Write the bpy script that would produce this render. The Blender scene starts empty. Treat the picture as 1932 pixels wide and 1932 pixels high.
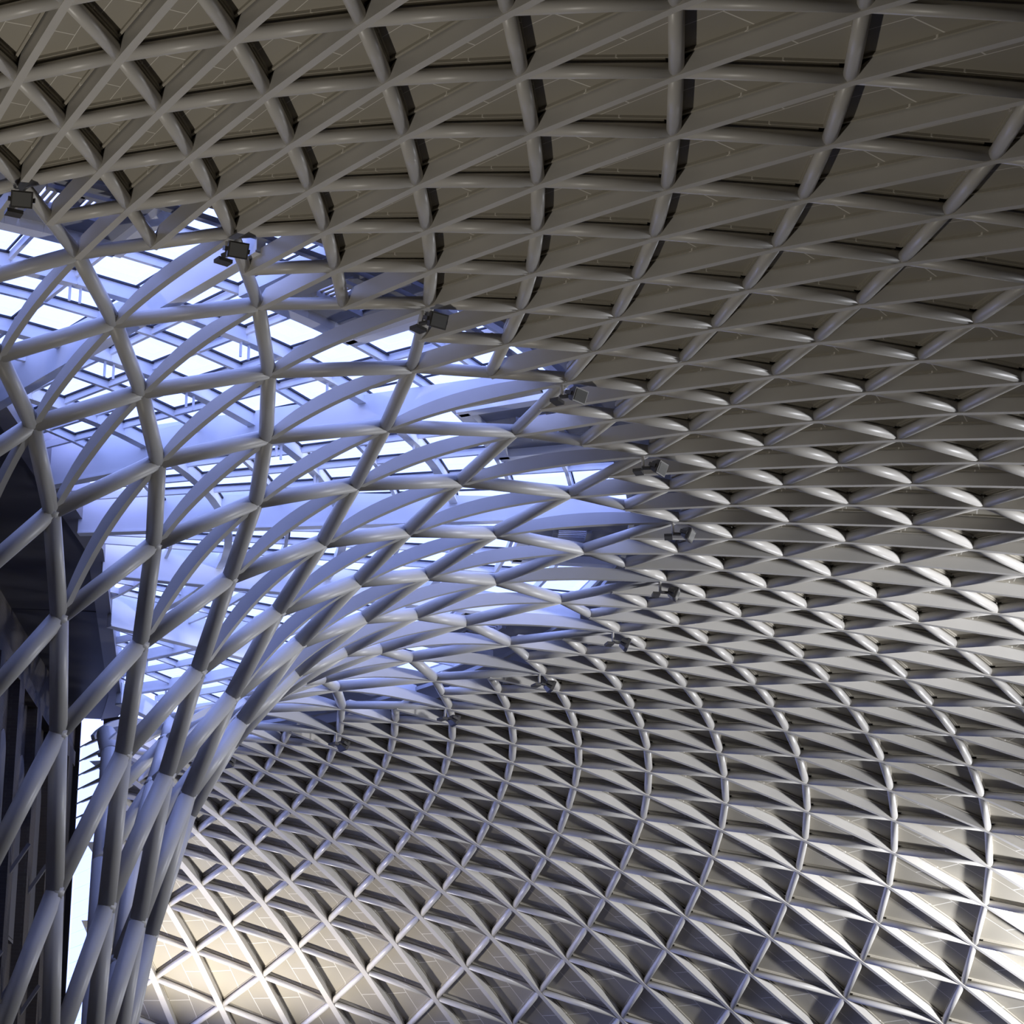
import bpy, bmesh, math, random
from mathutils import Vector, Matrix
random.seed(4)
SC = bpy.context.scene
COL = SC.collection
PI = math.pi

# ------------------------------------------------------------------ units
# the lattice is laid out in "units" (rim radius = 10); one unit is 1.4 m
S = 1.4
Z0 = 8.6985 * S + 1.7            # height of the rim above the hall floor


def W(x, y, z):
    return Vector((x * S, y * S, z * S + Z0))


# ------------------------------------------------------------------ camera
RHO, CAMH, YAW, PIT, ROLL = 26.8632, -8.6985, 2.8289, 0.3447, -0.0023
FPX, CX, CY = 4590.2, 958.46, 964.94
fwd = Vector((math.cos(PIT) * math.cos(YAW), math.cos(PIT) * math.sin(YAW), math.sin(PIT)))
rgt = Vector((math.sin(YAW), -math.cos(YAW), 0))
upv = rgt.cross(fwd)
c_, s_ = math.cos(ROLL), math.sin(ROLL)
rgt, upv = c_ * rgt + s_ * upv, -s_ * rgt + c_ * upv
cam_d = bpy.data.cameras.new('camera')
cam = bpy.data.objects.new('camera', cam_d)
COL.objects.link(cam)
cam_loc = W(RHO, 0, CAMH)
cam.matrix_world = Matrix(((rgt.x, upv.x, -fwd.x, cam_loc.x), (rgt.y, upv.y, -fwd.y, cam_loc.y),
                           (rgt.z, upv.z, -fwd.z, cam_loc.z), (0, 0, 0, 1)))
cam_d.sensor_width = 36.0
cam_d.lens = 36.0 * FPX / 1932.0
cam_d.shift_x = (966 - CX) / 1932.0
cam_d.shift_y = -(966 - CY) / 1932.0
cam_d.clip_end = 500
SC.camera = cam


def project(p):
    d = p - cam_loc
    w = d.dot(fwd)
    if w < 0.5:
        return None
    return (CX + FPX * d.dot(rgt) / w, CY - FPX * d.dot(upv) / w)


# ------------------------------------------------------------------ sky, lamps, exposure
SC.view_settings.view_transform = 'Standard'
SC.view_settings.look = 'None'
SC.view_settings.exposure = 0.0
SC.view_settings.gamma = 1.0
SC.view_settings.use_curve_mapping = False
world = bpy.data.worlds.new('overcast_sky')
SC.world = world
world.use_nodes = True
bg = world.node_tree.nodes['Background']
bg.inputs[0].default_value = (0.335, 0.415, 1.0, 1)
bg.inputs[1].default_value = 3.9
SC.cycles.use_denoising = True
SC.cycles.max_bounces = 8
SC.cycles.diffuse_bounces = 4
SC.cycles.transparent_max_bounces = 12
SC.cycles.sample_clamp_indirect = 6


def area(name, loc, target, size, power, col):
    l = bpy.data.lights.new(name, 'AREA')
    l.shape = 'DISK'
    l.size = size
    l.energy = power
    l.color = col
    o = bpy.data.objects.new(name, l)
    COL.objects.link(o)
    o.location = loc
    o.rotation_euler = (target - loc).to_track_quat('-Z', 'Y').to_euler()
    return o


def spot(name, loc, target, ang, power, col, size=0.4, blend=0.6):
    l = bpy.data.lights.new(name, 'SPOT')
    l.energy = power
    l.color = col
    l.spot_size = math.radians(ang)
    l.spot_blend = blend
    l.shadow_soft_size = size
    o = bpy.data.objects.new(name, l)
    COL.objects.link(o)
    o.location = loc
    o.rotation_euler = (target - loc).to_track_quat('-Z', 'Y').to_euler()
    return o


WARM = (1.0, 0.945, 0.86)
COOL = (0.92, 0.94, 1.0)
LAMPS = []      # filled below, once the shell profile is known

# ------------------------------------------------------------------ the shell profile (a surface of revolution)
KMIN = -16
RK = [4.435, 4.607, 4.8, 5.035, 5.303, 5.596, 5.913, 6.253, 6.598, 6.926, 7.264, 7.639, 8.047, 8.485, 8.956, 9.462, 10.0, 10.565, 11.152,
      11.771, 12.431, 13.12, 13.842, 14.623, 15.463, 16.319, 17.227, 18.182, 19.188, 20.232, 21.288, 22.526]
ZK = [-4.184, -3.436, -2.766, -2.252, -1.828, -1.428, -1.079, -0.804, -0.592, -0.429, -0.299, -0.184, -0.094, -0.034, -0.002, 0.007, 0.0,
      -0.018, -0.046, -0.08, -0.125, -0.187, -0.262, -0.364, -0.488, -0.635, -0.803, -1.021, -1.274, -1.596, -1.974, -2.356]
# below the last measured ring the column runs down to the floor, beyond it the shell curves down to its outer edge
low = []
r_, z_ = RK[0], ZK[0]
for i in range(8):
    r_ -= (0.15, 0.12, 0.08, 0.05, 0.02, 0.0, 0.0, 0.0)[i]
    z_ -= 0.80
    low.append((r_, z_))
RK = [a for a, b in low[::-1]] + RK
ZK = [b for a, b in low[::-1]] + ZK
KMIN -= 8
r_, z_, dr, dz_ = RK[-1], ZK[-1], 1.2, -0.43
for i in range(8):
    r_ += dr
    z_ += dz_
    dz_ -= 0.06
    RK.append(r_)
    ZK.append(z_)
KMAX = KMIN + len(RK) - 1
PHI, DEL = 0.1556, 0.0508
KNOT0 = -4
DA = [0.0312, 0.0082, -0.0134, -0.0128, -0.0105, -0.0083, -0.0071, -0.0064, -0.0045, -0.0008, 0.0052, 0.0111, 0.0078, 0.0002]
SR = [-0.0269, -0.0201, -0.0128, -0.0002, 0.0074, 0.0122, 0.0146, 0.0145, 0.0117, 0.0071, 0.0012, -0.0055, -0.0068, -0.006]
DZ = [-0.001, 0.011, 0.018, -0.011, -0.017, -0.009, 0.0, 0.007, 0.011, 0.01, -0.001, -0.008, -0.006, -0.003]


def herm(v, t):
    n = len(v)
    t = min(max(t, 0.0), n - 1.0)
    i = min(int(t), n - 2)
    u = t - i

    def g(j):
        if j == 0:
            return v[1] - v[0]
        if j == n - 1:
            return v[-1] - v[-2]
        return (v[j + 1] - v[j - 1]) / 2
    a, b = v[i], v[i + 1]
    return a * (2 * u ** 3 - 3 * u * u + 1) + g(i) * (u ** 3 - 2 * u * u + u) + b * (-2 * u ** 3 + 3 * u * u) + g(i + 1) * (u ** 3 - u * u)


def surf(m, k):
    t = (m - KNOT0) / 4.0
    r = herm(RK, k - KMIN) * (1 + herm(SR, t))
    z = herm(ZK, k - KMIN) + herm(DZ, t)
    a = PHI + DEL * m + herm(DA, t)
    return Vector((r * math.cos(a), r * math.sin(a), z)), a


def normal(m, k):
    e = 0.4
    r0, r1 = herm(RK, k - e - KMIN), herm(RK, k + e - KMIN)
    z0, z1 = herm(ZK, k - e - KMIN), herm(ZK, k + e - KMIN)
    a = PHI + DEL * m + herm(DA, (m - KNOT0) / 4.0)
    d = math.hypot(r1 - r0, z1 - z0)
    return Vector((-(z1 - z0) / d * math.cos(a), -(z1 - z0) / d * math.sin(a), (r1 - r0) / d))


_nc = {}


def node(m, k):
    """Lattice node (underside) in units, and the normal pointing to the roof side."""
    if (m, k) not in _nc:
        if k == -1 and m % 2 == 1:
            if (m - 1) % 4 == 2:
                a, b = node(m - 1, -2), node(m + 1, 0)
            else:
                a, b = node(m + 1, -2), node(m - 1, 0)
            p = (a[0] + b[0]) / 2
        else:
            p = surf(m, k)[0]
            if k <= -8 and m > 20 and (k - m) // 2 == -26:      # the free edge of the column leans out a little
                p = p + rgt * .19
        _nc[(m, k)] = (p, normal(m, k))
    return _nc[(m, k)]


def U(v):
    return Vector((v.x * S, v.y * S, v.z * S + Z0))


# lamps that light the hall (bare sources outside the frame, with no fittings)
def P(m, k, off):
    p, n = surf(m, k)[0], normal(m, k)
    return U(p - n * off)


spot('uplight_right', P(32.6, 15.6, 1.35), P(35.5, 13.2, 0.2), 165, 7000, COOL, 0.3, 0.8)
spot('uplight_far', W(-17.2, 8.0, -5.1), W(-16.5, 9.0, -1.1), 118, 3000, WARM, 0.3, 0.8)
spot('uplight_near', W(12, -1.2, -9.0), W(11.2, 4.6, 0), 74, 2050, WARM, 0.22, 0.8)
e_ = area('side_fill_light', W(8.2, 19.6, -3.5), W(3.0, 12.5, -.6), 2.0, 1000, COOL)  # unseen disc light added under the shell to brighten the right-hand tubes
e_.data.spread = math.radians(108)


# ------------------------------------------------------------------ materials
def mat(name, col, rough=0.5, spec=0.5, metal=0.0):
    m = bpy.data.materials.new(name)
    m.use_nodes = True
    b = m.node_tree.nodes['Principled BSDF']
    b.inputs['Base Color'].default_value = (*col, 1)
    b.inputs['Roughness'].default_value = rough
    b.inputs['Specular IOR Level'].default_value = spec
    b.inputs['Metallic'].default_value = metal
    return m


def grain(m, amount, scale, bump=0.0):
    """Slight colour variation (and fine relief) from noise in object space."""
    nt = m.node_tree
    b = nt.nodes['Principled BSDF']
    base = b.inputs['Base Color'].default_value[:3]
    tc = nt.nodes.new('ShaderNodeTexCoord')
    no = nt.nodes.new('ShaderNodeTexNoise')
    no.inputs['Scale'].default_value = scale
    no.inputs['Detail'].default_value = 3
    nt.links.new(tc.outputs['Object'], no.inputs['Vector'])
    r = nt.nodes.new('ShaderNodeValToRGB')
    r.color_ramp.elements[0].position = 0.3
    r.color_ramp.elements[1].position = 0.7
    r.color_ramp.elements[0].color = (*[c * (1 - amount) for c in base], 1)
    r.color_ramp.elements[1].color = (*[min(1, c * (1 + amount)) for c in base], 1)
    nt.links.new(no.outputs['Fac'], r.inputs['Fac'])
    nt.links.new(r.outputs['Color'], b.inputs['Base Color'])
    if bump:
        bp = nt.nodes.new('ShaderNodeBump')
        bp.inputs['Strength'].default_value = bump
        bp.inputs['Distance'].default_value = 0.01
        nt.links.new(no.outputs['Fac'], bp.inputs['Height'])
        nt.links.new(bp.outputs['Normal'], b.inputs['Normal'])
    return m


M_STEEL = grain(mat('painted_steel', (0.60, 0.575, 0.53), 0.38), 0.03, 2.0)
M_COLUMN = grain(mat('painted_steel_shaded', (0.50, 0.49, 0.48), 0.42), 0.03, 2.0)  # same paint as the shell, darkened so the column's shade sits in the colour
M_DECK = mat('deck_underside', (0.16, 0.145, 0.12), 0.6)
M_WHITE = grain(mat('skylight_steel', (0.80, 0.81, 0.83), 0.45), 0.02, 1.5)
M_GASKET = mat('black_gasket', (0.02, 0.02, 0.03), 0.6)
M_GREY = grain(mat('grey_soffit', (0.30, 0.31, 0.35), 0.5), 0.05, 1.0)
M_DARK = grain(mat('dark_cladding', (0.055, 0.052, 0.055), 0.55), 0.08, 0.8)
M_FASCIA = grain(mat('fascia_paint', (0.20, 0.19, 0.195), 0.5), 0.05, 1.0)
M_BRACKET = mat('grey_bracket', (0.10, 0.095, 0.10), 0.5)
M_LAMP = grain(mat('lamp_housing', (0.10, 0.095, 0.09), 0.4, 0.5, 0.3), 0.1, 6.0)
M_LENS = mat('lamp_glass', (0.30, 0.30, 0.29), 0.08, 0.8, 0.4)
M_FLOOR = grain(mat('hall_floor', (0.10, 0.095, 0.085), 0.35), 0.06, 0.6)
M_WALL = grain(mat('plaster', (0.25, 0.24, 0.21), 0.7), 0.06, 0.5, 0.2)


def panel_material():
    m = mat('cladding_panel', (0.38, 0.35, 0.29), 0.5, 0.4)
    nt = m.node_tree
    b = nt.nodes['Principled BSDF']
    uv = nt.nodes.new('ShaderNodeUVMap')
    sx = nt.nodes.new('ShaderNodeSeparateXYZ')
    nt.links.new(uv.outputs['UV'], sx.inputs[0])

    def math_(op, a, bb=None):
        n = nt.nodes.new('ShaderNodeMath')
        n.operation = op
        for i, v in enumerate((a, bb)):
            if v is None:
                continue
            if isinstance(v, (int, float)):
                n.inputs[i].default_value = v
            else:
                nt.links.new(v, n.inputs[i])
        return n.outputs[0]

    def line(sock, at, w):
        return math_('LESS_THAN', math_('ABSOLUTE', math_('SUBTRACT', sock, at)), w)
    u, v = sx.outputs[0], sx.outputs[1]
    l1 = line(u, 0.42, 0.006)
    l2 = math_('MULTIPLY', line(v, 0.46, 0.005), math_('LESS_THAN', u, 0.42))
    ln = math_('MAXIMUM', l1, l2)
    mix = nt.nodes.new('ShaderNodeMix')
    mix.data_type = 'RGBA'
    mix.inputs[6].default_value = (0.38, 0.35, 0.29, 1)
    mix.inputs[7].default_value = (0.78, 0.75, 0.68, 1)
    nt.links.new(ln, mix.inputs[0])
    nt.links.new(mix.outputs[2], b.inputs['Base Color'])
    return m


M_PANEL = panel_material()


def glass_material():
    m = bpy.data.materials.new('clear_glass')
    m.use_nodes = True
    nt = m.node_tree
    nt.nodes.clear()
    out = nt.nodes.new('ShaderNodeOutputMaterial')
    mix = nt.nodes.new('ShaderNodeMixShader')
    tr = nt.nodes.new('ShaderNodeBsdfTransparent')
    gl = nt.nodes.new('ShaderNodeBsdfGlossy')
    fr = nt.nodes.new('ShaderNodeLayerWeight')
    fr.inputs['Blend'].default_value = 0.06
    tr.inputs[0].default_value = (0.93, 0.96, 0.97, 1)
    gl.inputs['Roughness'].default_value = 0.03
    nt.links.new(fr.outputs['Facing'], mix.inputs[0])
    nt.links.new(tr.outputs[0], mix.inputs[1])
    nt.links.new(gl.outputs[0], mix.inputs[2])
    nt.links.new(mix.outputs[0], out.inputs[0])
    return m


M_GLASS = glass_material()


def brick_material():
    m = mat('old_brick', (0.1, 0.07, 0.055), 0.8)
    nt = m.node_tree
    b = nt.nodes['Principled BSDF']
    tc = nt.nodes.new('ShaderNodeTexCoord')
    br = nt.nodes.new('ShaderNodeTexBrick')
    br.inputs['Scale'].default_value = 4.0
    br.inputs['Color1'].default_value = (0.040, 0.030, 0.023, 1)
    br.inputs['Color2'].default_value = (0.030, 0.023, 0.018, 1)
    br.inputs['Mortar'].default_value = (0.045, 0.038, 0.032, 1)
    mp = nt.nodes.new('ShaderNodeMapping')
    mp.inputs['Rotation'].default_value = (PI / 2, 0, 0)
    nt.links.new(tc.outputs['Object'], mp.inputs[0])
    nt.links.new(mp.outputs[0], br.inputs['Vector'])
    nt.links.new(br.outputs['Color'], b.inputs['Base Color'])
    return m


M_BRICK = brick_material()


# ------------------------------------------------------------------ mesh helpers
class MB:
    def __init__(self):
        self.v, self.f, self.sm, self.uv = [], [], [], {}

    def quadstrip_loop(self, rings, smooth, caps=True, closed=True):
        b = len(self.v)
        n = len(rings[0])
        for r in rings:
            self.v.extend(r)
        for i in range(len(rings) - 1):
            for j in range(n if closed else n - 1):
                a, c = b + i * n + j, b + i * n + (j + 1) % n
                self.f.append((a, c, c + n, a + n))
                self.sm.append(smooth)
        if caps:
            self.f.append(tuple(b + j for j in range(n))[::-1])
            self.sm.append(False)
            e = b + (len(rings) - 1) * n
            self.f.append(tuple(e + j for j in range(n)))
            self.sm.append(False)

    def tube(self, a, b, r0, r1=None, n=12):
        r1 = r0 if r1 is None else r1
        d = (b - a).normalized()
        x = d.orthogonal().normalized()
        y = d.cross(x)
        ring = lambda p, r: [p + r * (math.cos(2 * PI * i / n) * x + math.sin(2 * PI * i / n) * y) for i in range(n)]
        self.quadstrip_loop([ring(a, r0), ring(b, r1)], True)

    def box(self, o, x, y, z):
        """Box centred on o with half-axis vectors x, y, z."""
        r = [[o + sx * x + sy * y + sz * z for sx, sy in ((-1, -1), (1, -1), (1, 1), (-1, 1))] for sz in (-1, 1)]
        self.quadstrip_loop(r, False)

    def bar(self, a, b, w, h, up):
        """Bar from a to b, w wide and h deep along up (a and b on its centre line)."""
        d = (b - a)
        side = d.cross(up).normalized()
        u = side.cross(d).normalized()
        self.box((a + b) / 2, d / 2, side * w / 2, u * h / 2)

    def prism(self, pts, h):
        """Polygon pts lifted by vector h."""
        self.quadstrip_loop([list(pts), [p + h for p in pts]], False)

    def build(self, name, material, parent=None, flip=True):
        me = bpy.data.meshes.new(name)
        me.from_pydata([tuple(v) for v in self.v], [], self.f)
        me.materials.append(material)
        me.polygons.foreach_set('use_smooth', self.sm)
        if self.uv:
            l = me.uv_layers.new(name='UVMap')
            for p in me.polygons:
                c = self.uv.get(p.index)
                if c:
                    for i, li in enumerate(p.loop_indices):
                        l.data[li].uv = c[i]
        if flip:
            bm = bmesh.new()
            bm.from_mesh(me)
            bmesh.ops.recalc_face_normals(bm, faces=bm.faces)
            bm.to_mesh(me)
            bm.free()
        o = bpy.data.objects.new(name, me)
        COL.objects.link(o)
        if parent is not None:
            o.parent = parent
        return o


def tag(o, label=None, cat=None, group=None, kind=None):
    for k, v in (('label', label), ('category', cat), ('group', group), ('kind', kind)):
        if v:
            o[k] = v
    return o


def empty(name, loc=(0, 0, 0)):
    o = bpy.data.objects.new(name, None)
    o.empty_display_size = 0.2
    COL.objects.link(o)
    o.location = loc
    return o


def screen(pts, margin=0):
    """Projected extent of world points in the frame (0 when all of them fall outside it)."""
    q = [project(p) for p in pts]
    if any(p is None for p in q):
        return 0
    xs, ys = [p[0] for p in q], [p[1] for p in q]
    if max(xs) < -margin or min(xs) > 1932 + margin or max(ys) < -margin or min(ys) > 1932 + margin:
        return 0
    ins = sum(1 for p in q if -20 < p[0] < 1952 and -20 < p[1] < 1952) / len(q)
    return math.hypot(max(xs) - min(xs), max(ys) - min(ys)) * (0.1 + 0.9 * ins) + 1e-3


def emit(parent, name, material, items, limit=300):
    """items: (size on screen, function adding the piece to an MB). The largest become parts, the rest one part."""
    items = sorted(items, key=lambda t: -t[0])
    for s, fn in items[:limit]:
        mb = MB()
        fn(mb)
        mb.build(name, material, parent)
    if len(items) > limit:
        mb = MB()
        for s, fn in items[limit:]:
            fn(mb)
        o = mb.build(name, material, parent)
        o['kind'] = 'stuff'


# ------------------------------------------------------------------ lattice pieces
TUBE_OFF = 0.060
MARGIN = 700
TUBE_R = 0.055


def tube_r(k):
    if k >= -1:
        return TUBE_R
    t = min(1.0, (-1 - k) / 14.0)
    return 0.058 + 0.034 * t ** 0.9


def tube_piece(a, b, ka, kb):
    pa, na = node(*a)
    pb, nb = node(*b)
    ra, rb = tube_r(ka), tube_r(kb)
    A, B = U(pa + na * TUBE_OFF), U(pb + nb * TUBE_OFF)
    r = max(ra, rb) if max(ka, kb) <= -1 else TUBE_R

    def fn(mb):
        mb.tube(A, B, r * S, r * S, 14)
    return screen([A, B], MARGIN), fn


FIN_W, FIN_D = 0.060, 0.160


def shell_fin(a, b, rim=False):
    pa, na = node(*a)
    pb, nb = node(*b)
    d = (pb - pa)

    def fn(mb):
        rings = []
        for t, h in ((0, .07), (.025, .075), (.13, FIN_D), (.5, FIN_D + .008), (.87, FIN_D), (.975, .075), (1, .07)):
            p = pa.lerp(pb, t)
            n = na.lerp(nb, t).normalized()
            sd = d.cross(n).normalized() * (FIN_W / 2 + .028 * min(1, max(0, (a[0] - 41) / 8)))
            rings.append([U(p - sd), U(p + sd), U(p + sd * .85 + n * h), U(p - sd * .85 + n * h)])
        mb.quadstrip_loop(rings, False)
    return screen([U(pa), U(pb)], MARGIN), fn


def funnel_fin(a, b):
    (m, k0), (_, k1) = a, b

    def fn(mb):
        rings = []
        N = 12
        start = 0.03 if k0 in (-12, -10) else 0.0
        pts = [surf(m, k0 + (k1 - k0) * (start + (1 - start) * i / N))[0] for i in range(N + 1)]
        for i, p in enumerate(pts):
            t = i / N
            k = k0 + (k1 - k0) * (start + (1 - start) * t)
            n = normal(m, k)
            d = (pts[min(N, i + 1)] - pts[max(0, i - 1)]).normalized()
            sd = d.cross(n).normalized() * 0.030
            h = 0.06 + 0.085 * max(0.0, math.sin(PI * t)) ** 0.7
            rings.append([U(p - sd), U(p + sd), U(p + sd * .9 + n * h), U(p - sd * .9 + n * h)])
        mb.quadstrip_loop(rings, False)
    return screen([U(node(*a)[0]), U(node(*b)[0])], MARGIN), fn


def panel_piece(tri, lo, detail=True):
    """Triangular cladding panel with a lipped edge, between three nodes (first edge along the fin)."""
    base = [node(*t) for t in tri]
    q = [p + n * lo for p, n in base]
    nn = (base[0][1] + base[1][1] + base[2][1]).normalized()
    cen = (q[0] + q[1] + q[2]) / 3

    def inset(ds):
        out = []
        for i in range(3):
            p, pn, pp = q[i], q[(i + 1) % 3], q[i - 1]
            e1, e2 = (pn - p).normalized(), (pp - p).normalized()
            sin = e1.cross(e2).length
            d1, d2 = ds[i], ds[i - 1]           # distance from edge i (p->pn) and edge i-1 (pp->p)
            out.append(p + e1 * (d2 / sin) + e2 * (d1 / sin))
        return out

    def fn(mb):
        o_ = inset((.040, .022, .022))
        i_ = inset((.062, .05, .05))
        top = [U(p) for p in o_]
        lipo = [U(p - nn * .022) for p in o_]
        lipi = [U(p - nn * .022) for p in i_]
        inn = [U(p) for p in i_]
        if detail:
            b = len(mb.v)
            mb.v.extend(top + lipo + lipi + inn)
            for r in range(3):
                for j in range(3):
                    k2 = (j + 1) % 3
                    mb.f.append((b + r * 3 + j, b + r * 3 + k2, b + r * 3 + 3 + k2, b + r * 3 + 3 + j))
                    mb.sm.append(False)
            mb.uv[len(mb.f)] = [(0, 0), (0, 1), (1, .5)]
            mb.f.append((b + 9, b + 10, b + 11))
            mb.sm.append(False)
        else:
            b = len(mb.v)
            mb.v.extend(top)
            mb.uv[len(mb.f)] = [(0, 0), (0, 1), (1, .5)]
            mb.f.append((b, b + 1, b + 2))
            mb.sm.append(False)
    return screen([U(p) for p in q], MARGIN), fn


def rail_piece(a, b):
    (pa, na), (pb, nb) = node(*a), node(*b)

    def fn(mb):
        A, B = pa + na * .142, pb + nb * .142
        mb.bar(U(A.lerp(B, .07)), U(A.lerp(B, .93)), .075 * S, .042 * S, na + nb)
    return fn


M0, M1 = -12, 58           # ribs of the shell
KOUT = KMAX - 1



def inside(m, k):
    """The shell stops at the line of the old facade."""
    p = surf(m, k)[0]
    return M0 <= m <= M1 and (p.x > -6 or p.y > 4.75 - .15 * (p.x + 7))


# ------------------------------------------------------------------ CEILING: the diagrid shell
ceiling = tag(empty('ceiling', W(0, 0, 0)), 'grey diagrid shell roof of tubes and deep fins with triangular panels', 'roof', None, 'structure')
ceiling.location = (0, 0, 0)
tubes, fins, panels, rims, rails = [], [], [], [], []
for k in range(-1, KOUT):
    for m in range(M0, M1 + 1):
        if (m - k) % 2 or not inside(m, k):
            continue
        if k == -1 and m % 2 == 0:
            continue
        for dm in (1, -1):
            if inside(m + dm, k + 1):
                t = tube_piece((m, k), (m + dm, k + 1), k, k + 1)
                if t[0] > 0:
                    tubes.append(t)
                    if k >= 0:
                        rails.append((t[0], rail_piece((m, k), (m + dm, k + 1))))
        f = shell_fin((m, k), (m, k + 2))
        if f[0] > 0 and inside(m, k + 2):
            fins.append(f)
        if k >= 0:
            for dm in (1, -1):
                if inside(m + dm, k + 1) and inside(m, k + 2):
                    t = panel_piece(((m, k), (m, k + 2), (m + dm, k + 1)), .158)
                    if t[0] > 0:
                        panels.append(t)
        if k == 0:
            for dm in (1, -1):
                (pa, na), (pb, nb) = node(m, 0), node(m + dm, 1)

                def rim(mb, pa=pa, na=na, pb=pb, nb=nb):
                    d = (pb - pa).normalized()
                    n = (na + nb).normalized()
                    sd = d.cross(n).normalized() * .012
                    r = []
                    for h in (.10, .30):
                        r.append([U(pa + na * h - sd), U(pb + nb * h - sd), U(pb + nb * h + sd), U(pa + na * h + sd)])
                    mb.quadstrip_loop(r, False)
                s_rim = screen([U(pa), U(pb)], MARGIN)
                if s_rim > 0 and inside(m + dm, 1):
                    rims.append((s_rim, rim))
for m in range(M0, M1 + 1):
    if m % 4 == 2:
        f = shell_fin((m, -2), (m, 0))
        if f[0] > 0:
            fins.append(f)
emit(ceiling, 'tube', M_STEEL, tubes)
emit(ceiling, 'fin', M_STEEL, fins)
emit(ceiling, 'panel', M_PANEL, panels)
emit(ceiling, 'panel_rail', M_PANEL, rails)
emit(ceiling, 'rim_plate', M_DECK, rims)
# the weather deck above the panels, down to the outer edge
mb = MB()
ms = list(range(M0, M1 + 1))
ks = list(range(0, KMAX + 1))
for m in ms:
    for k in ks:
        p = surf(m, k)[0] + normal(m, k) * .215
        mb.v.append(U(p))
for i in range(len(ms) - 1):
    for j in range(len(ks) - 1):
        a = i * len(ks) + j
        if not (inside(ms[i], ks[j]) and inside(ms[i + 1], ks[j + 1])):
            continue
        mb.f.append((a, a + 1, a + len(ks) + 1, a + len(ks)))
        mb.sm.append(False)
deck = mb.build('roof_deck', M_DECK, ceiling, flip=False)

# ------------------------------------------------------------------ FUNNEL COLUMN
funnel = tag(empty('lattice_column'), 'large tubular lattice column flaring up into the roof, tinted blue by the sky', 'column')


def coarse(m, k):
    return m % 2 == 0 and (m - k) % 4 == 0


def keep(m, k):
    return -14 <= m <= 44 and (k - m) // 2 >= -26


ft, ff, fe = [], [], []
for k in range(KMIN, 0):
    for m in range(-16, 54):
        if not coarse(m, k) or not keep(m, k):
            continue
        for dm in (2, -2):
            if k + 2 <= 0 and keep(m + dm, k + 2):
                if dm == 2 and (k - m) // 2 == -26 and k <= -10:
                    (pa, na), (pb, nb) = node(m, k), node(m + 2, k + 2)
                    A, B = U(pa + na * TUBE_OFF), U(pb + nb * TUBE_OFF)
                    fe.append((1, lambda mb, A=A, B=B: mb.tube(A, B, .135 * S, .135 * S, 18)))
                    continue
                t = tube_piece((m, k), (m + dm, k + 2), k, k + 2)
                if t[0] > 0:
                    ft.append(t)
        if k >= -12 and k + 4 <= 2 and keep(m, k + 4):
            k1 = k + 4
            if k1 > 0:
                continue
            f = funnel_fin((m, k), (m, k1))
            if f[0] > 0:
                ff.append(f)
emit(funnel, 'tube', M_COLUMN, ft)
emit(funnel, 'fin', M_COLUMN, ff)
emit(funnel, 'edge_tube', M_COLUMN, fe)
# collars where the tubes of the column meet
cl = []
for k in range(KMIN, -9):
    for m in range(-16, 54):
        if coarse(m, k) and keep(m, k) and (k - m) // 2 > -26:
            p, n = node(m, k)
            A = U(p + n * TUBE_OFF)
            r = tube_r(k - 2) * S * 1.04
            q = surf(m, k + .25)[0]
            d = (U(q + n * TUBE_OFF) - A).normalized()
            cl.append((screen([A, A + d * .1], MARGIN), lambda mb, A=A, d=d, r=r: mb.tube(A - d * r * .55, A + d * r * .55, r, r, 14)))
emit(funnel, 'node_collar', M_COLUMN, [c for c in cl if c[0] > 0])

# ------------------------------------------------------------------ SKYLIGHT over the column
sky = tag(empty('skylight'), 'glazed skylight of pale girders, bars and bright panes around the lattice column', 'skylight', None, 'structure')
ANG = [-24.0, -0.6, 22.4, 45.1, 67.4, 90.4, 115.6, 139.0]
EDGE = [(14.0, -2.4), (4.70, 2.02), (0.43, 3.69), (-6.55, 5.07), (-9.5, 5.60)]       # edge of the opening in plan


def edge_y(x):
    for (xa, ya), (xb, yb) in zip(EDGE, EDGE[1:]):
        if xb <= x <= xa:
            return ya + (yb - ya) * (xa - x) / (xa - xb)
    return EDGE[-1][1] if x < EDGE[-1][0] else EDGE[0][1]


HATCH = {-0.6: (2, 4)}


def hatch(a0):
    """First and last fifth of the bay taken by the roof hatch and its vent grille."""
    return HATCH.get(a0, (1, 3))


def pol(r, deg, z):
    a = math.radians(deg)
    return Vector((r * math.cos(a), r * math.sin(a), z))


def cut_r(deg, lo=2.0, hi=9.0):
    r = hi
    while r > lo:
        p = pol(r, deg, 0)
        if p.y < edge_y(p.x):
            return r
        r -= .05
    return lo


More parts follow.
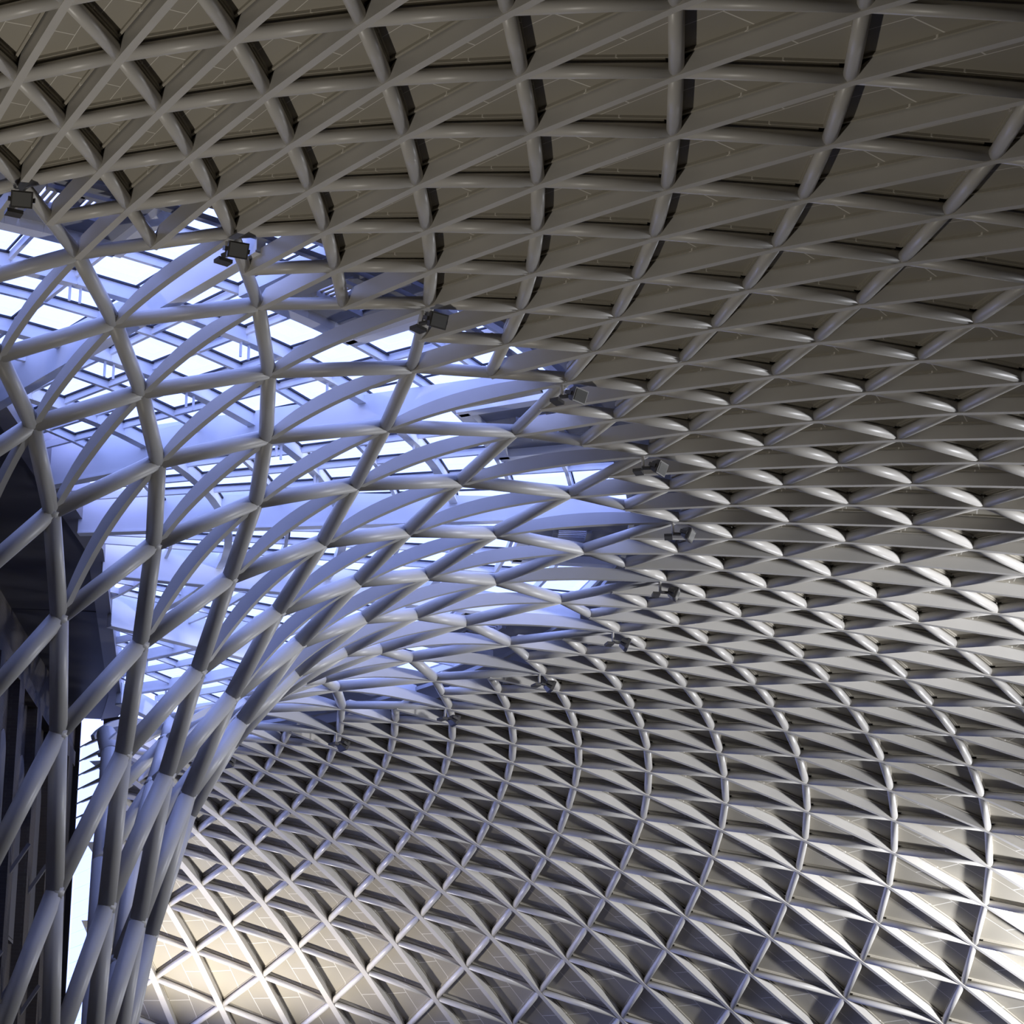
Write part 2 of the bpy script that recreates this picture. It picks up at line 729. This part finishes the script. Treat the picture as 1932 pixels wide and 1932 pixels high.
ROUT = 8.45
for a in ANG:
    r0 = max(cut_r(a), 3.0)
    if r0 > 8:
        continue
    mb = MB()
    rings = []
    tdir = pol(1, a + 90, 0) * .045
    for r in (r0, 9.62):
        top = .12 + max(.2, .49 - .0595 * (r - 4.3))
        p, q = pol(r, a, .12), pol(r, a, top)
        rings.append([U(p - tdir), U(p + tdir), U(q + tdir), U(q - tdir)])
    mb.quadstrip_loop(rings, False)
    # bottom flange
    mb.bar(U(pol(r0, a, .125)), U(pol(9.62, a, .125)), .11 * S, .02 * S, Vector((0, 0, 1)))
    mb.build('girder', M_WHITE, sky)
RINGS = [9.62, 9.0, 8.35, 7.70, 7.07, 6.42, 5.78, 5.12, 4.48]
ZB = .44
for i, r in enumerate(RINGS):
    main = i % 2 == 1 and i > 1
    for a0, a1 in zip(ANG, ANG[1:]):
        mb = MB()
        any_ = False
        n = 5
        for j in range(n):
            b0, b1 = a0 + (a1 - a0) * j / n, a0 + (a1 - a0) * (j + 1) / n
            p, q = pol(r, b0, ZB), pol(r, b1, ZB)
            mid = (p + q) / 2
            if r > 8.5 and hatch(a0)[0] <= j < hatch(a0)[1]:
                continue
            if mid.y < edge_y(mid.x) - .1:
                continue
            any_ = True
            if main:
                mb.bar(U(p + Vector((0, 0, -.03))), U(q + Vector((0, 0, -.03))), .05 * S, .14 * S, Vector((0, 0, 1)))
                mb.bar(U(p + Vector((0, 0, -.10))), U(q + Vector((0, 0, -.10))), .09 * S, .016 * S, Vector((0, 0, 1)))
            else:
                mb.bar(U(p), U(q), .04 * S, .085 * S, Vector((0, 0, 1)))
        if any_:
            mb.build('ring_beam' if main else 'ring_bar', M_WHITE, sky)
gask = MB()
for a0, a1 in zip(ANG, ANG[1:]):
    for j in range(5):
        b0, b1 = a0 + (a1 - a0) * j / 5, a0 + (a1 - a0) * (j + 1) / 5
        if j:
            r0 = max(cut_r(b0) - .2, 3.6)
            if r0 < 8:
                mb = MB()
                mb.bar(U(pol(r0, b0, ZB + .01)), U(pol(ROUT if hatch(a0)[0] < j < hatch(a0)[1] else 9.6, b0, ZB + .01)), .035 * S, .075 * S, Vector((0, 0, 1)))
                mb.build('glazing_bar', M_WHITE, sky)
        for ra, rb in zip(RINGS, RINGS[1:]):
            if ra > 8.5 and hatch(a0)[0] <= j < hatch(a0)[1]:
                continue
            cen = pol((ra + rb) / 2, (b0 + b1) / 2, ZB)
            if cen.y < edge_y(cen.x) - .35:
                continue
            z = ZB + .062
            e = .9 / ra
            pts = [U(pol(ra, b0 + .0, z)), U(pol(ra, b1, z)), U(pol(rb, b1, z)), U(pol(rb, b0, z))]
            mb = MB()
            mb.prism(pts, Vector((0, 0, .02)))
            mb.build('pane', M_GLASS, sky)
            # black gasket lines along the outer and one radial side of the pane
            gask.bar(U(pol(rb + .034, b0, z - .024)), U(pol(rb + .034, b1, z - .024)), .017 * S, .019 * S, Vector((0, 0, 1)))
            gask.bar(U(pol(ra, b1 - .30, z - .02)), U(pol(rb, b1 - .30, z - .02)), .015 * S, .018 * S, Vector((0, 0, 1)))
        # hanger posts under the bar crossings
        for r in (7.70, 6.42):
            p = pol(r, b0, 0)
            if p.y > edge_y(p.x) and (j, r) in ((2, 7.70), (4, 7.70), (1, 6.42), (3, 6.42)):
                mb = MB()
                for dd in (-.05, .05):
                    t = pol(dd, b0 + 90, 0)
                    mb.bar(U(pol(r, b0, ZB - .26) + t), U(pol(r, b0, ZB) + t), .022 * S, .022 * S, Vector((1, 0, 0)))
                mb.build('hanger_post', M_WHITE, sky)
g = gask.build('gasket', M_GASKET, sky)
g['kind'] = 'stuff'
# the ring between glazing and shell: soffit plates and vent grilles
for a0, a1 in zip(ANG, ANG[1:]):
    w = a1 - a0
    h0, h1 = hatch(a0)[0] / 5, hatch(a0)[1] / 5
    hw = h1 - h0

    def plate(f0, f1, ra, rb, z, name, m):
        mb = MB()
        n = max(1, int((f1 - f0) * 6))
        lo_, hi_ = [], []
        for i in range(n + 1):
            a = a0 + w * (f0 + (f1 - f0) * i / n)
            lo_.append((pol(ra, a, z), pol(rb, a, z)))
        rings = [[U(p), U(q), U(q + Vector((0, 0, .05))), U(p + Vector((0, 0, .05)))] for p, q in lo_]
        mb.quadstrip_loop(rings, False)
        mb.build(name, m, sky)
    plate(h0 + hw * 0.033, h0 + hw * 0.333, 8.50, 9.62, .42, 'soffit_plate', M_GREY)
    plate(h0 + hw * 0.342, h0 + hw * 0.767, 9.22, 9.62, .42, 'soffit_plate', M_GREY)
    plate(h0 + hw * 0.342, h0 + hw * 0.767, 8.50, 8.80, .42, 'soffit_plate', M_GREY)
    plate(h0 + hw * 0.775, h0 + hw * 0.967, 8.50, 9.62, .42, 'soffit_plate', M_GREY)
    mb = MB()
    up = Vector((0, 0, 1))
    for i in range(4):
        b0, b1 = a0 + w * (h0 + hw * .25 * i), a0 + w * (h0 + hw * .25 * (i + 1))
        mb.bar(U(pol(8.46, b0, .39)), U(pol(8.46, b1, .39)), .13 * S, .11 * S, up)
    for f in (h0, h1):
        mb.bar(U(pol(8.42, a0 + w * f, .39)), U(pol(9.62, a0 + w * f, .39)), .13 * S, .11 * S, up)
    mb.build('hatch_frame', M_WHITE, sky)
    plate(.0, 1.0, 9.60, 11.3, .46, 'curb_plate', M_GREY)
    plate(.0, 1.0, 9.60, 9.66, .24, 'curb_edge', M_GREY)
    # vent grille
    mb = MB()
    for ra in (8.82, 9.20):
        for i in range(3):
            b0, b1 = a0 + w * (h0 + hw * (.342 + .425 * i / 3)), a0 + w * (h0 + hw * (.342 + .425 * (i + 1) / 3))
            mb.bar(U(pol(ra, b0, .42)), U(pol(ra, b1, .42)), .06 * S, .07 * S, up)
    mb.bar(U(pol(8.82, a0 + w * (h0 + hw * .55), .42)), U(pol(9.2, a0 + w * (h0 + hw * .55), .42)), .05 * S, .07 * S, up)
    fr = mb.build('vent_frame', M_GREY, sky)
    mb = MB()
    ns = 10
    for i in range(ns + 1):
        a = a0 + w * (h0 + hw * (.342 + .425 * i / ns))
        mb.bar(U(pol(8.82, a, .45)), U(pol(9.2, a, .45)), .036 * S, .012 * S, Vector((0, 0, 1)))
    sl = mb.build('slat', M_GREY, fr)
    sl['kind'] = 'stuff'

# ------------------------------------------------------------------ SOFFIT SLAB and old facade at the left
slab_z = .30
outer = EDGE[:4] + [(-7.09, 5.03)]
inner = [(13.6, -2.9), (3.94, 2.11), (0.28, 3.53), (-5.77, 4.74), (-7.14, 4.85)]
back = [(-7.3, 3.4), (-7.3, -9), (14, -9)]
soffit = tag(empty('trim_1'), 'dark flat soffit with a lighter edge band left of the skylight', 'soffit', None, 'structure')
mb = MB()
mb.prism([W(x, y, slab_z) for x, y in inner + back], Vector((0, 0, .5 * S)))
mb.build('soffit_panel', M_DARK, soffit)
mb = MB()
for i in range(len(outer) - 1):
    pts = [W(*outer[i], slab_z - .02), W(*outer[i + 1], slab_z - .02), W(*inner[i + 1], slab_z - .02), W(*inner[i], slab_z - .02)]
    mb.prism(pts, Vector((0, 0, .52 * S)))
mb.build('edge_band', M_FASCIA, soffit)
mb = MB()
mb.bar(W(-2.2, 2.9, slab_z - .002), W(-2.0, 4.0, slab_z - .002), .02, .008, Vector((0, 0, 1)))
mb.build('joint_strip', M_GASKET, soffit)

wd = Vector((-.9562, .2926, 0))
wn = Vector((wd.y, -wd.x, 0))            # into the hall
if wn.y < 0:
    wn = -wn
w0 = Vector((-1.46, 2.75, 0))
wall = tag(empty('wall_left'), 'dark old brick facade behind the lattice column at the left', 'wall', None, 'structure')


def wp(s, z, off=0):
    p = w0 + wd * s + wn * off
    return W(p.x, p.y, z)


FL = -8.6985 - 1.7 / S
mb = MB()
mb.prism([wp(-36, FL), wp(6.1, FL), wp(6.1, FL, -.8), wp(-36, FL, -.8)], Vector((0, 0, (slab_z - FL) * S)))
mb.build('brickwork', M_BRICK, wall)
for i in range(6):
    s = -1.6 + i * 1.28
    mb = MB()
    mb.prism([wp(s, FL, 0), wp(s + .34, FL, 0), wp(s + .34, FL, .13), wp(s, FL, .13)], Vector((0, 0, (-.55 - FL) * S)))
    mb.build('pilaster', M_BRICK, wall)
    for zz in (-2.9, -4.4):
        mb = MB()
        if i == 5:
            continue
        mb.bar(wp(s + .17, zz, .12), wp(s + .17, zz + .35, .34), .07, .06, Vector((0, 0, 1)))
        mb.build('bracket', M_BRACKET, wall)
mb = MB()
mb.prism([wp(-6, -.55, 0), wp(5.4, -.55, 0), wp(5.4, -.55, .12), wp(-6, -.55, .12)], Vector((0, 0, .2 * S)))
mb.build('cornice', M_BRICK, wall)
nw = 0
for i in range(5):
    s = -1.6 + i * 1.28 + .55
    nw += 1
    win = tag(empty('window_%d' % nw), '%s tall arched window in the dark facade counted from its near end' % ('first', 'second', 'third', 'fourth', 'fifth')[nw - 1], 'window', None, 'structure')
    pts = []
    for j in range(13):
        a = PI * j / 12
        pts.append((s + .28 - .26 * math.cos(a), -1.55 + .26 * math.sin(a)))
    for x0, xw, dep, nm, mt in ((0, 1.0, .05, 'frame', M_BRACKET), (0, .8, .06, 'pane', M_DARK)):
        c = s + .28
        pp = [(c + (x - c) * xw, z) for x, z in pts] + [(c + .26 * xw, -3.6 + (1 - xw) * .2), (c - .26 * xw, -3.6 + (1 - xw) * .2)]
        mb = MB()
        mb.prism([wp(x, z, 0) for x, z in pp], (wn * dep * S))
        mb.build(nm, mt, win)

# end glazing between the facade and the column
glz = tag(empty('window_6'), 'tall narrow bright glazed slot between dark facade and lattice column', 'window', None, 'structure')
g0 = Vector((-7.12, 4.57, 0))
g1 = Vector((-6.32, 4.77, 0))
g2 = Vector((-6.10, 4.97, 0))
gz1 = .26
mb = MB()
mb.prism([W(-7.32, 4.36, FL), W(g0.x, g0.y, FL), W(g0.x - .1, g0.y + .02, FL), W(-7.4, 4.4, FL)], Vector((0, 0, (gz1 - FL) * S)))
mb.build('jamb', M_DARK, glz)
mb = MB()
mb.prism([W(g1.x, g1.y, FL), W(g2.x, g2.y, FL), W(g2.x - .1, g2.y + .02, FL), W(g1.x - .1, g1.y + .02, FL)], Vector((0, 0, (.09 - FL) * S)))
mb.build('jamb', M_FASCIA, glz)
for i in range(24):
    z = -.14 - i * .205
    if i < 7:
        mb = MB()
        mb.bar(W(g0.x, g0.y, z), W(g1.x, g1.y, z), .03, .02, Vector((0, 0, 1)))
        a, b = g0.lerp(g1, .15), g1
        mb.prism([W(a.x, a.y, z), W(b.x, b.y, z), W(b.x, b.y, z - .045), W(a.x, a.y, z - .008)], Vector((.02, .05, 0)))
        mb.build('rail', M_WHITE, glz)
    mb = MB()
    mb.prism([W(g0.x, g0.y, z), W(g1.x, g1.y, z), W(g1.x, g1.y, z - .2), W(g0.x, g0.y, z - .2)], Vector((.02, .04, 0)))
    mb.build('pane', M_GLASS, glz)

# ------------------------------------------------------------------ floor and outer walls
mb = MB()
mb.prism([W(-34, -14, FL - .2), W(36, -14, FL - .2), W(36, 36, FL - .2), W(-34, 36, FL - .2)], Vector((0, 0, .2 * S)))
tag(mb.build('floor', M_FLOOR), 'pale stone concourse floor under the roof', 'floor', None, 'structure')
mb = MB()
rings = []
for m in range(M0, M1 + 1):
    p = surf(m, KMAX)[0]
    q = p * 1.0
    o = Vector((p.x, p.y, 0)).normalized() * .25
    rings.append([W(p.x, p.y, FL), W(p.x + o.x, p.y + o.y, FL), W(p.x + o.x, p.y + o.y, p.z + .4), W(p.x, p.y, p.z + .4)])
mb.quadstrip_loop(rings, False)
tag(mb.build('wall_right', M_WALL), 'pale curved outer wall carrying the edge of the shell roof', 'wall', None, 'structure')

# ------------------------------------------------------------------ FLOODLIGHTS on the rim nodes
ORD = ['first', 'second', 'third', 'fourth', 'fifth', 'sixth', 'seventh', 'eighth', 'ninth', 'tenth', 'eleventh', 'twelfth']


def floodlight(i, m):
    p, n = node(m, 0)
    a = surf(m, 0)[1]
    out = Vector((math.cos(a), math.sin(a), 0))
    tan = Vector((-math.sin(a), math.cos(a), 0))
    base = U(p - n * .01)
    root = tag(empty('floodlight', base), '%s floodlight along the skylight rim counted from the upper left' % ORD[i], 'floodlight', 'floodlights on the skylight rim')
    inv = -base

    def build(name, material, fn, parent=root):
        mb = MB()
        fn(mb)
        mb.v = [v + inv for v in mb.v]
        return mb.build(name, material, parent)
    dn = Vector((0, 0, -1))
    st = base - out * .10
    build('stem', M_STEEL, lambda mb: mb.tube(st + Vector((0, 0, .06)), st + dn * .17, .022, .022, 10))
    build('arm', M_LAMP, lambda mb: mb.bar(st + dn * .17 - tan * .05, st + dn * .17 + out * .24, .06, .03, Vector((0, 0, 1))))
    hc = base + out * .12 + dn * .17
    ax = (out * .75 - tan * .2 + Vector((0, 0, -.35))).normalized()
    up = (Vector((0, 0, 1)) - ax * ax.z).normalized()
    sd = ax.cross(up)

    def housing(mb):
        r0 = [hc - ax * .085 + sx * sd * .075 + sy * up * .055 for sx, sy in ((-1, -1), (1, -1), (1, 1), (-1, 1))]
        r1 = [hc + ax * .02 + sx * sd * .118 + sy * up * .092 for sx, sy in ((-1, -1), (1, -1), (1, 1), (-1, 1))]
        r2 = [hc + ax * .07 + sx * sd * .118 + sy * up * .092 for sx, sy in ((-1, -1), (1, -1), (1, 1), (-1, 1))]
        mb.quadstrip_loop([r0, r1, r2], False)
    h = build('housing', M_LAMP, housing)
    build('lens', M_LENS, lambda mb: mb.box(hc + ax * .073, sd * .10, up * .075, ax * .004), h)

    def bracket(mb):
        for s in (-1, 1):
            mb.bar(hc + sd * s * .135 - ax * .06, hc + sd * s * .135 + ax * .03, .02, .05, up)
        mb.bar(hc - sd * .145 - ax * .07, hc + sd * .145 - ax * .07, .02, .05, up)
    build('bracket', M_LAMP, bracket)
    fc = base - out * .17 + dn * .2
    build('control_box', M_LAMP, lambda mb: mb.box(fc, out * .06, tan * .09, Vector((0, 0, .022))))


for i in range(12):
    floodlight(i, 4 * i)
